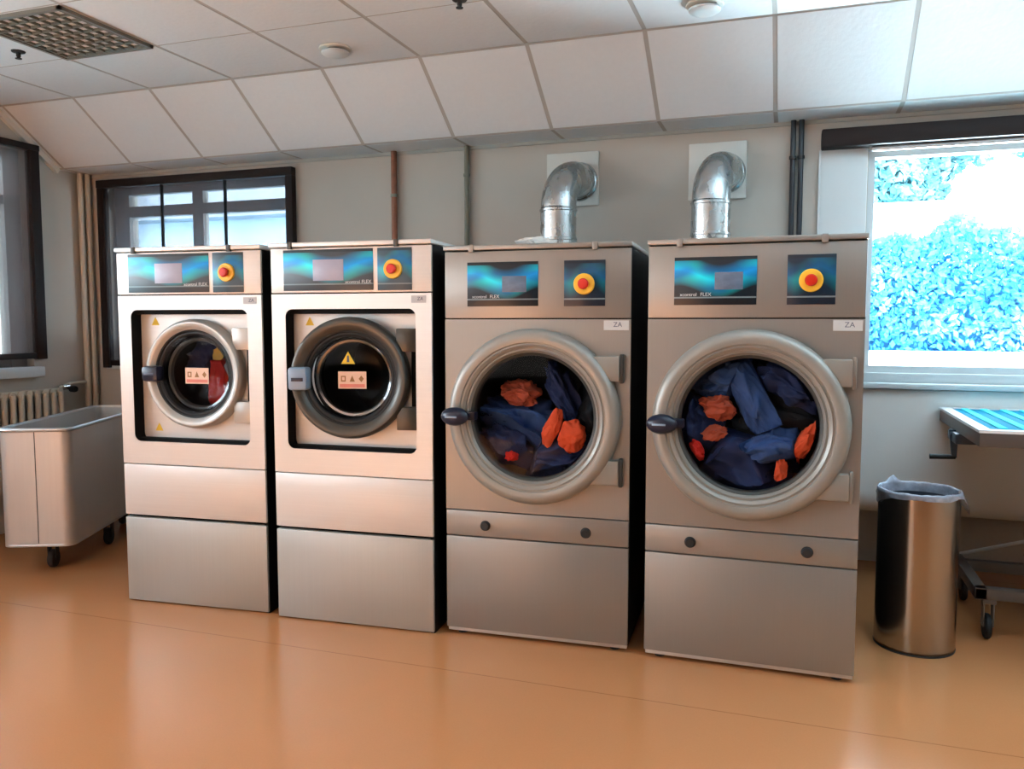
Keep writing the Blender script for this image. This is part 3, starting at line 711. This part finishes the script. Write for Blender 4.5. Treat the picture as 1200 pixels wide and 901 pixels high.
# ------------------------------------------------------------------ exhaust ducts
def duct(X, label):
    t = thing('exhaust_duct', label, 'duct', (0, 0, 0), 0, 'galvanised exhaust ducts')
    r = .100; yv, zc, br = 4.46, 2.245, .19
    px = X-.004
    arc = []
    yv = 4.40
    zb = 1.734
    straight = [(px, yv, zb), (px, yv, zb+.15), (px, yv, 2.03)]
    arc = [(px+.05*(1-math.cos(R(a)))*.9, yv+br*(1-math.cos(R(a))), 2.03+br*math.sin(R(a))) for a in range(0, 91, 6)]
    last = arc[-1]
    obj('pipe', MB().tube(straight, r, 40), 'duct', t)
    obj('elbow', MB().tube(arc+[(last[0], 4.695, last[2])], r*.985, 40), 'duct', t)
    for z in (1.86, 2.02): obj('seam_collar', MB().lathe([(r, -.008), (r+.005, -.005), (r+.005, .005), (r, .008)], (px, yv, z), 'Z', 40), 'duct', t)
    obj('collar', MB().lathe([(r, -.008), (r+.005, -.005), (r+.005, .005), (r, .008)], (px, yv, 1.745), 'Z', 40), 'duct', t)
    obj('wall_plate', MB().box(X-.156, X+.156, YB-.02, YB-.001, 2.082, 2.392, .003), 'trim', t)
    obj('elbow_flange', MB().lathe([(r, -.02), (r+.004, -.018), (r+.014, 0), (r, .0)], (last[0], YB-.018, last[2]), 'Y', 40), 'duct', t)
duct(-1.247, 'galvanised exhaust duct bending into the wall above the left dryer')
duct(-.420, 'galvanised exhaust duct bending into the wall above the right dryer')

# ------------------------------------------------------------------ pipes on the back wall
def vpipe(name, label, x, y, r, z0, z1, m, brackets=(), bm='greypipe'):
    t = thing(name, label, 'pipe', (x, y, 0))
    obj('tube', MB().tube([(0, 0, z0), (0, 0, z1)], r, 18), m, t)
    for z in brackets:
        obj('bracket', MB().lathe([(r, -.01), (r+.005, -.008), (r+.005, .008), (r, .01)], (0, 0, z), 'Z', 18).box(-.008, .008, r, YB-y, z-.008, z+.008), bm, t)
vpipe('copper_pipe', 'thin rusty copper-brown pipe on the wall behind the second washer', -2.405, YB-.03, .019, 0, ZS, 'copper', (1.3, 2.2))
vpipe('conduit', 'thin grey-green conduit on the wall behind the gap before the dryers', -1.912, YB-.025, .016, 0, ZS, 'greypipe', (1.3, 2.3))
vpipe('dark_pipe', 'left one of two dark pipes on the wall behind the right dryer', -.026, YB-.03, .014, 0, ZS, 'darkpipe', (2.28, ), 'tyre')
vpipe('dark_pipe', 'right one of two dark pipes on the wall behind the right dryer', .015, YB-.03, .014, 0, ZS, 'darkpipe', (2.28, ), 'tyre')
vpipe('heating_pipe', 'cream heating pipe in the corner, the one joining the radiator', XL+.045, 4.60, .020, 0, ZS, 'cream')
vpipe('heating_pipe', 'cream heating pipe in the corner nearest the back window', XL+.055, 4.655, .020, 0, ZS, 'cream')

# radiator on the left wall
t = thing('radiator', 'cream column radiator under the left wall window', 'radiator', (XL, 0, 0))
for i in range(20):
    y = 4.30-.062*i
    s = MB()
    for x in (.045, .115): s.tube([(x, y, .30), (x, y, .92)], .018, 10)
    s.tube([(.045, y, .30), (.115, y, .30)], .022, 10); s.tube([(.045, y, .92), (.115, y, .92)], .024, 10)
    s.lathe([(0, -.031), (.026, -.031), (.026, .031), (0, .031)], (.08, y, .92), 'Y', 12)
    s.lathe([(0, -.031), (.024, -.031), (.024, .031), (0, .031)], (.08, y, .30), 'Y', 12)
    obj('section', s, 'cream', t)
obj('supply_pipe', MB().tube([(.08, 4.33, .945), (.07, 4.43, .965), (.05, 4.577, .968)], .013, 14), 'cream', t)
vb = obj('valve', MB().lathe([(.0, -.03), (.02, -.03), (.022, .02), (0, .02)], (.08, 4.375, .945), 'Y', 18), 'chrome', t)
obj('valve_knob', MB().lathe([(0, 0), (.022, 0), (.024, .03), (.02, .045), (0, .045)], (.095, 4.405, .93), 'X', 20), 'tyre', vb)
for y in (3.3, 4.1): obj('bracket', MB().box(.003, .05, y-.012, y+.012, .70, .73), 'cream', t)
for y in (3.35, 4.05): obj('foot', MB().tube([(.08, y, 0), (.08, y, .29)], .014, 10), 'cream', t)

# ------------------------------------------------------------------ laundry trolley
ang = R(23.8)
t = thing('laundry_trolley', 'grey aluminium laundry trolley on castors left of the washers', 'trolley', (-3.785, 3.413, 0), ang)
Wd, Ln, zb, zt = .385, 1.27, .150, .808
def shell(x0, x1, y0, y1, r, n=6): return rrect(x0, x1, y0, y1, r, n)
b = bmesh.new(); loops = []
for (ins, z) in ((0, zb), (0, zt), (.012, zt), (.012, zb+.012)):
    e = 0
    lp = rrect(-Wd+e+ins, -e-ins, e+ins, Ln-e-ins, max(.055-ins, .02))
    loops.append([b.verts.new((x, y, z)) for x, y in lp])
for a, c in zip(loops, loops[1:]):
    for i in range(len(a)): b.faces.new((a[i], a[(i+1) % len(a)], c[(i+1) % len(a)], c[i]))
b.faces.new(loops[0][::-1]); b.faces.new(loops[-1]); bmesh.ops.recalc_face_normals(b, faces=b.faces)
tb = MB(); tb._merge(b); obj('tub', tb, 'alu', t)
def loopbar(x0, x1, y0, y1, r, z, rad):
    lp = rrect(x0, x1, y0, y1, r, 5); p = [(x, y, z) for x, y in lp]; return MB().tube(p+[p[0]], rad, 10, cap=False)
obj('rim', loopbar(-Wd-.004, .004, -.004, Ln+.004, .058, zt, .011), 'alulight', t)
obj('bottom_edge', loopbar(-Wd+.006, -.006, .006, Ln-.006, .055, zb+.008, .009), 'alulight', t)
obj('seam', MB().box(-Wd/2+.006, -Wd/2+.010, -.0015, .006, zb+.02, zt-.012), 'rubber', t)
for x, y in ((-.165, .12), (-.05, .60), (-Wd+.05, .60), (-.165, Ln-.14)):
        c = obj('castor', MB().box(x-.024, x+.024, y-.03, y+.03, .125, .150, .003).box(x-.024, x-.018, y-.02, y+.02, .05, .13).box(x+.018, x+.024, y-.02, y+.02, .05, .13), 'tyre', t)
        obj('wheel', MB().lathe([(0, -.015), (.048, -.015), (.052, -.008), (.052, .008), (.048, .015), (0, .015)], (x, y, .052), 'X', 28), 'tyre', c)

# ------------------------------------------------------------------ bin and liner
bx, by, br_, bh = .530, 3.835, .161, .678
t = thing('waste_bin', 'tall polished steel cylinder waste bin beside the right dryer', 'bin', (bx, by, 0))
obj('bin_body', MB().lathe([(0, .012), (br_-.006, .012), (br_-.006, bh), (br_, bh), (br_, .016), (0, .010)], seg=72), 'bin', t)
obj('base_ring', MB().lathe([(br_-.004, 0), (br_+.001, 0), (br_+.001, .007), (br_, .010)], seg=72), 'tyre', t)
obj('rim', MB().lathe([(br_-.008, bh-.004), (br_-.006, bh+.004), (br_+.002, bh+.004), (br_+.003, bh-.012), (br_, bh-.014)], seg=72), 'bin', t)
def bagmat():
    m, nt, out = newmat('thin_plastic_liner'); L = nt.links.new
    tr = node(nt, 'ShaderNodeBsdfTransparent'); p = node(nt, 'ShaderNodeBsdfPrincipled'); p.inputs['Base Color'].default_value = rgb(196, 206, 226); p.inputs['Roughness'].default_value = .25
    nz = node(nt, 'ShaderNodeTexNoise'); nz.inputs['Scale'].default_value = 14
    mr = node(nt, 'ShaderNodeMapRange'); mr.inputs['To Min'].default_value = .25; mr.inputs['To Max'].default_value = .75; L(nz.outputs['Fac'], mr.inputs['Value'])
    mx = node(nt, 'ShaderNodeMixShader'); L(mr.outputs['Result'], mx.inputs['Fac']); L(tr.outputs[0], mx.inputs[1]); L(p.outputs[0], mx.inputs[2]); L(mx.outputs[0], out.inputs['Surface'])
    return m
M['liner'] = bagmat()
M['linerin'] = mat('dark_liner_inside', rgb(40, 48, 62), .4, var=.2)
b = bmesh.new(); N = 96; rows = []
def hang(a):
    # how far the folded-over liner hangs: long lobes on the right and a corner sticking up at the back left
    d = .02+.012*noise.noise(Vector((math.cos(a)*2, math.sin(a)*2, 3)))
    k = abs((a-R(8)+PI) % (2*PI)-PI); d += .085*max(0, 1-k/.55)
    k = abs((a-R(190)+PI) % (2*PI)-PI); d += .045*max(0, 1-k/.6)
    return d
spec = [(-.012, -.30), (-.011, -.05), (-.009, .004), (-.003, .012), (.005, .010)]
for j in range(9):
    ring = []
    for i in range(N):
        a = 2*PI*i/N; w = noise.noise(Vector((math.cos(a)*6, math.sin(a)*6, j*.4)))
        if j < 5:
            dr, dz = spec[j]
            k = abs((a-R(125)+PI) % (2*PI)-PI); up = .03*max(0, 1-k/.25) if j in (3, 4) else 0
            ring.append(b.verts.new(((br_+dr)*math.cos(a), (br_+dr)*math.sin(a), bh+dz+up+.004*w)))
        else:
            q = (j-4)/4; h = hang(a)
            k = abs((a-R(8)+PI) % (2*PI)-PI); flare = .035*max(0, 1-k/.6)*q
            rr = br_+.006+flare+.010*q*abs(w)
            ring.append(b.verts.new((rr*math.cos(a), rr*math.sin(a), bh+.008-h*q)))
    rows.append(ring)
for a, c in zip(rows, rows[1:]):
    for i in range(N): b.faces.new((a[i], a[(i+1) % N], c[(i+1) % N], c[i]))
lm = MB(); lm._merge(b)
o = obj('bin_liner', lm, 'liner', ang=180); o.location = (bx, by, 0)
tag(o, 'thin whitish plastic liner folded over the rim of the steel bin', 'bin bag')
o2 = obj('liner_inside', MB().lathe([(br_-.016, bh-.03), (br_-.03, bh-.22), (.05, bh-.28), (0, bh-.28)], seg=48), 'linerin', o)

# ------------------------------------------------------------------ crank table
t = thing('crank_table', 'grey height-adjustable work table with a crank and castors, cut by right edge', 'table', (0, 0, 0))
tx0, tx1, ty0, ty1, tz = .718, 2.25, 3.685, 4.640, .968
obj('tabletop', MB().box(tx0+.004, tx1-.004, ty0+.004, ty1-.004, tz-.070, tz-.010, .003), 'tablegrey', t)
rim = MB().plate(rect(tx0, tx1, ty0, ty1), [rect(tx0+.05, tx1-.05, ty0+.05, ty1-.05)], 0, .012)
rim.xf(Matrix(((1, 0, 0, 0), (0, 0, 1, 0), (0, 1, 0, 0), (0, 0, 0, 1))))   # xz plate laid flat
rim.xf(Matrix.Rotation(0, 4, 'X')); rim.xf(Matrix.Translation((0, 0, tz-.012)))
bmesh.ops.recalc_face_normals(rim.bm, faces=rim.bm.faces)
obj('top_rim', rim, 'tabletop', t, smooth=False)
# crank at the left side
obj('crank_housing', MB().box(tx0-.012, tx0+.10, 4.10, 4.30, tz-.118, tz-.070, .006), 'tabledark', t)
ck = obj('crank', MB().tube([(tx0-.02, 4.2, .885), (tx0+.02, 4.2, .885)], .014, 16).prism([(tx0-.024, .905), (tx0+.016, .905), (tx0+.012, .775), (tx0-.008, .775)], 4.192, 4.208), 'tabledark', t)
obj('crank_grip', MB().tube([(tx0+.008, 4.2, .778), (tx0-.10, 4.2, .775)], [.010, .012], 16), 'tyre', ck)
fz = .235
obj('base_frame', MB().box(.785, .835, 3.97, 4.58, fz-.05, fz, .004).box(.785, 2.15, 3.97, 4.02, fz-.05, fz, .004).box(.785, 2.15, 4.42, 4.47, fz-.05, fz, .004).box(2.10, 2.15, 3.97, 4.58, fz-.05, fz, .004), 'tablegrey', t)
for x, y0 in ((1.42, 4.22), (1.80, 4.22)):
    obj('column', MB().box(x-.05, x+.05, y0-.05, y0+.05, fz-.045, .62, .005), 'tablegrey', t)
    obj('inner_column', MB().box(x-.036, x+.036, y0-.036, y0+.036, .60, tz-.07, .004), 'alu', t)
for x in (1.42, 1.80): obj('column_foot', MB().box(x-.06, x+.06, 4.0, 4.45, fz-.04, fz+.006, .004), 'tablegrey', t)
obj('brace', MB().tube([(.81, 4.56, fz-.01), (1.40, 4.27, .50)], .009, 10), 'alu', t)
for x, y in ((.845, 4.00), (.845, 4.53), (2.09, 4.00), (2.09, 4.53)):
    c = obj('castor', MB().box(x-.026, x+.026, y-.028, y+.028, .165, .187, .003).box(x-.022, x-.016, y-.018, y+.026, .06, .17).box(x+.016, x+.022, y-.018, y+.026, .06, .17), 'tablegrey', t)
    obj('wheel', MB().lathe([(0, -.013), (.050, -.013), (.056, -.007), (.056, .007), (.050, .013), (0, .013)], (x, y+.012, .056), 'X', 28), 'tyre', c)
# turquoise ribbed mat on the table
t = thing('rubber_mat', 'ribbed turquoise mat lying on the crank table under the right window', 'mat', (0, 0, tz-.012))
obj('base_sheet', MB().box(tx0+.056, tx1-.056, ty0+.056, ty1-.056, .0035, .010, .002), 'turq', t)
ribs = MB()
xx = tx0+.085
while xx < tx1-.09:
    ribs.box(xx, xx+.034, ty0+.075, ty1-.075, .008, .016, .004); xx += .085
obj('ribs', ribs, 'turq2', t)

# ------------------------------------------------------------------ outdoors
def leaves(name, n, rnd, size, m, label, cat):
    b = bmesh.new(); q = random.Random(len(label))
    for _ in range(n):
        p, nn = rnd(q)
        u = Vector((q.gauss(0, 1), q.gauss(0, 1), q.gauss(0, 1))).normalized(); v = u.cross(nn+Vector((q.gauss(0, .5), q.gauss(0, .5), q.gauss(0, .5))))
        if v.length < 1e-3: continue
        v.normalize(); s = size*q.uniform(.6, 1.3)
        vs = [b.verts.new(p+u*s), b.verts.new(p+v*s*.5), b.verts.new(p-u*s), b.verts.new(p-v*s*.5)]
        b.faces.new(vs)
    mb = MB(); mb._merge(b)
    o = obj(name, mb, m, None, smooth=False); return tag(o, label, cat)
def hedge_pt(q):
    x = q.uniform(-.5, 8.0); top = 2.30+.35*noise.noise(Vector((x*.9, 1, 2)))+.22*noise.noise(Vector((x*3, 4, 2)))
    z = 1.0+(top-1.0)*q.random()**.8
    return Vector((x, 9.0+q.uniform(-.1, .35), z)), Vector((0, -1, .4))
hd = leaves('hedge', 34000, hedge_pt, .046, 'leaf', 'sunlit blue-green hedge seen through the right window', 'hedge')
obj('branches', MB().box(-.6, 8.1, 9.15, 9.4, 0, 1.95), 'hedgecore', hd)

def canopy(cxx, cyy, czz, rx, rz_):
    def f(q):
        while True:
            p = Vector((q.uniform(-1, 1), q.uniform(-1, 1), q.uniform(-1, 1)))
            if p.length <= 1: break
        p = p*(.75+.35*noise.noise(p*2.3))*1.2
        return Vector((cxx+p.x*rx, cyy+p.y*rx*.6, czz+p.z*rz_)), Vector((0, -1, .3))
    return f
for k, (a, bq, cq, rx, rz_, lab) in enumerate(((1.6, 17.5, 5.2, 2.1, 1.9, 'pale sunlit tree behind the white outbuilding, left part of the window'), (6.6, 18.5, 5.5, 2.5, 2.1, 'pale sunlit tree behind the white outbuilding, toward the right edge'))):
    tr = leaves('tree', 20000, canopy(a, bq, cq, rx, rz_), .10, 'leaf2', lab, 'tree')
    obj('trunk', MB().tube([(a, bq, -.3), (a+.1, bq, 2.5), (a, bq, cq)], [.2, .16, .08], 10), 'bark', tr)
t = thing('outbuilding', 'sunlit white outbuilding beyond the hedge outside the right window', 'building', (0, 0, 0))
obj('wall', MB().box(.2, 12, 13.0, 15.0, -.3, 2.98), 'plaster', t, smooth=False)
obj('roof', MB().box(0, 12.2, 12.8, 15.2, 2.98, 3.1), 'plaster', t, smooth=False)
o = obj('garden_wall', MB().box(-.8, 9, 8.35, 8.55, -.3, 1.08).box(-.82, 9.02, 8.32, 8.58, 1.08, 1.13), 'plaster', None, smooth=False)
tag(o, 'low white garden wall in front of the hedge outside', 'garden wall')
t = thing('neighbouring_building', 'pale building with a grey upper storey outside the left windows', 'building', (0, 0, 0))
obj('wall', MB().box(-10.2, -3.0, 9.0, 12, -.3, 2.75), 'paleblue', t, smooth=False)
obj('upper_storey', MB().box(-10.4, -2.9, 8.7, 12, 2.75, 5.5), 'greyrender', t, smooth=False)
for x in (-9.6, -7.0, -4.6): obj('window', MB().box(x, x+1.0, 8.68, 8.72, 3.4, 4.7), 'glassdark' if 'glassdark' in M else 'roofdark', t, smooth=False)
g_ = MB().box(-30, 30, 5.32, 40, -.4, -.3).box(-30, XL-.32, -15, 5.32, -.4, -.3)
struct('trim_6', g_, 'lawn', smooth=False).name = 'ground'

# ------------------------------------------------------------------ light
world = bpy.data.worlds.new('World'); bpy.context.scene.world = world; world.use_nodes = True
nt = world.node_tree; nt.nodes.clear()
bg = nt.nodes.new('ShaderNodeBackground'); wo = nt.nodes.new('ShaderNodeOutputWorld')
tcw = nt.nodes.new('ShaderNodeTexCoord'); spw = nt.nodes.new('ShaderNodeSeparateXYZ'); crw = nt.nodes.new('ShaderNodeValToRGB')
crw.color_ramp.elements[0].position = .0; crw.color_ramp.elements[0].color = (.92, .96, 1, 1)
crw.color_ramp.elements[1].position = .8; crw.color_ramp.elements[1].color = (.62, .82, 1, 1)
nt.links.new(tcw.outputs['Generated'], spw.inputs[0]); nt.links.new(spw.outputs['Z'], crw.inputs['Fac'])
nt.links.new(crw.outputs['Color'], bg.inputs['Color']); bg.inputs['Strength'].default_value = 13.0
nt.links.new(bg.outputs[0], wo.inputs[0])
def light(name, typ, loc, rot, energy, col=(1, 1, 1), size=None, size_y=None, portal=False, spread=None):
    l = bpy.data.lights.new(name, typ); l.energy = energy; l.color = col
    if typ == 'AREA':
        l.shape = 'RECTANGLE'; l.size = size; l.size_y = size_y
        if portal: l.cycles.is_portal = True
        if spread: l.spread = spread
    if typ == 'SUN': l.angle = R(1.5)
    o = bpy.data.objects.new(name, l); C.objects.link(o); o.location = loc; o.rotation_euler = rot; return o
# portals at the window openings help the sky light in
light('window_portal', 'AREA', ((W3[0]+W3[1])/2, YB+.31, (W3[2]+W3[3])/2), (R(-90), 0, 0), 1, size=W3[1]-W3[0], size_y=W3[3]-W3[2], portal=True)
light('window_portal', 'AREA', ((W1[0]+W1[1])/2, YB+.31, (W1[2]+W1[3])/2), (R(-90), 0, 0), 1, size=W1[1]-W1[0], size_y=W1[3]-W1[2], portal=True)
light('window_portal', 'AREA', (XL-.31, (W2[0]+W2[1])/2, (W2[2]+W2[3])/2), (0, R(-90), 0), 1, size=W2[3]-W2[2], size_y=W2[1]-W2[0], portal=True)
light('sun', 'SUN', (5, -5, 12), (R(38), R(6), 0), 10.0, (.93, .97, 1))
sp_ = light('sunbeam', 'SPOT', (-8.6, -1.5, 5.0), (0, 0, 0), 95000, (.93, .94, .96))
sp_.data.spot_size = R(22); sp_.data.spot_blend = .2; sp_.data.shadow_soft_size = .05
sp_.rotation_euler = (Vector((-2.9, -.75, 0))-Vector((-8.6, -1.5, 5.0))).to_track_quat('-Z', 'Y').to_euler()
# fill lamp added at the windowless front wall, for daylight behind the camera
light('front_fill_light', 'AREA', (-3.4, YF+.1, 1.7), (R(90), 0, 0), 28, (1, .98, .95), 2.6, 1.6)
light('ground_bounce_fill', 'AREA', (1.6, 6.9, .25), (Vector((.9, 4.0, 2.4))-Vector((1.6, 6.9, .25))).to_track_quat('-Z', 'Y').to_euler(), 2600, (.70, .90, 1), 3.2, 1.0)  # unseen lamp added outside the right window, throws bluish light onto the ceiling

# ------------------------------------------------------------------ camera
f, cx, cy, H = 950., 600., 450.5, 1.40
pitch = math.atan((cy-378)/f); yaw = math.atan((930-cx)/(f/math.cos(pitch)))
cam = bpy.data.cameras.new('camera'); co = bpy.data.objects.new('camera', cam); C.objects.link(co)
cam.sensor_fit = 'HORIZONTAL'; cam.sensor_width = 36; cam.lens = 36*f/1200
cam.clip_start = .05; cam.clip_end = 200
co.location = (0, 0, H); co.rotation_euler = (R(90)-pitch, 0, yaw)
sc = bpy.context.scene; sc.camera = co
sc.view_settings.view_transform = 'Standard'; sc.view_settings.look = 'None'; sc.view_settings.exposure = .28; sc.view_settings.gamma = 1
sc.cycles.use_denoising = True; sc.cycles.caustics_reflective = False; sc.cycles.caustics_refractive = False
sc.cycles.max_bounces = 10; sc.cycles.transparent_max_bounces = 16; sc.cycles.sample_clamp_indirect = 20
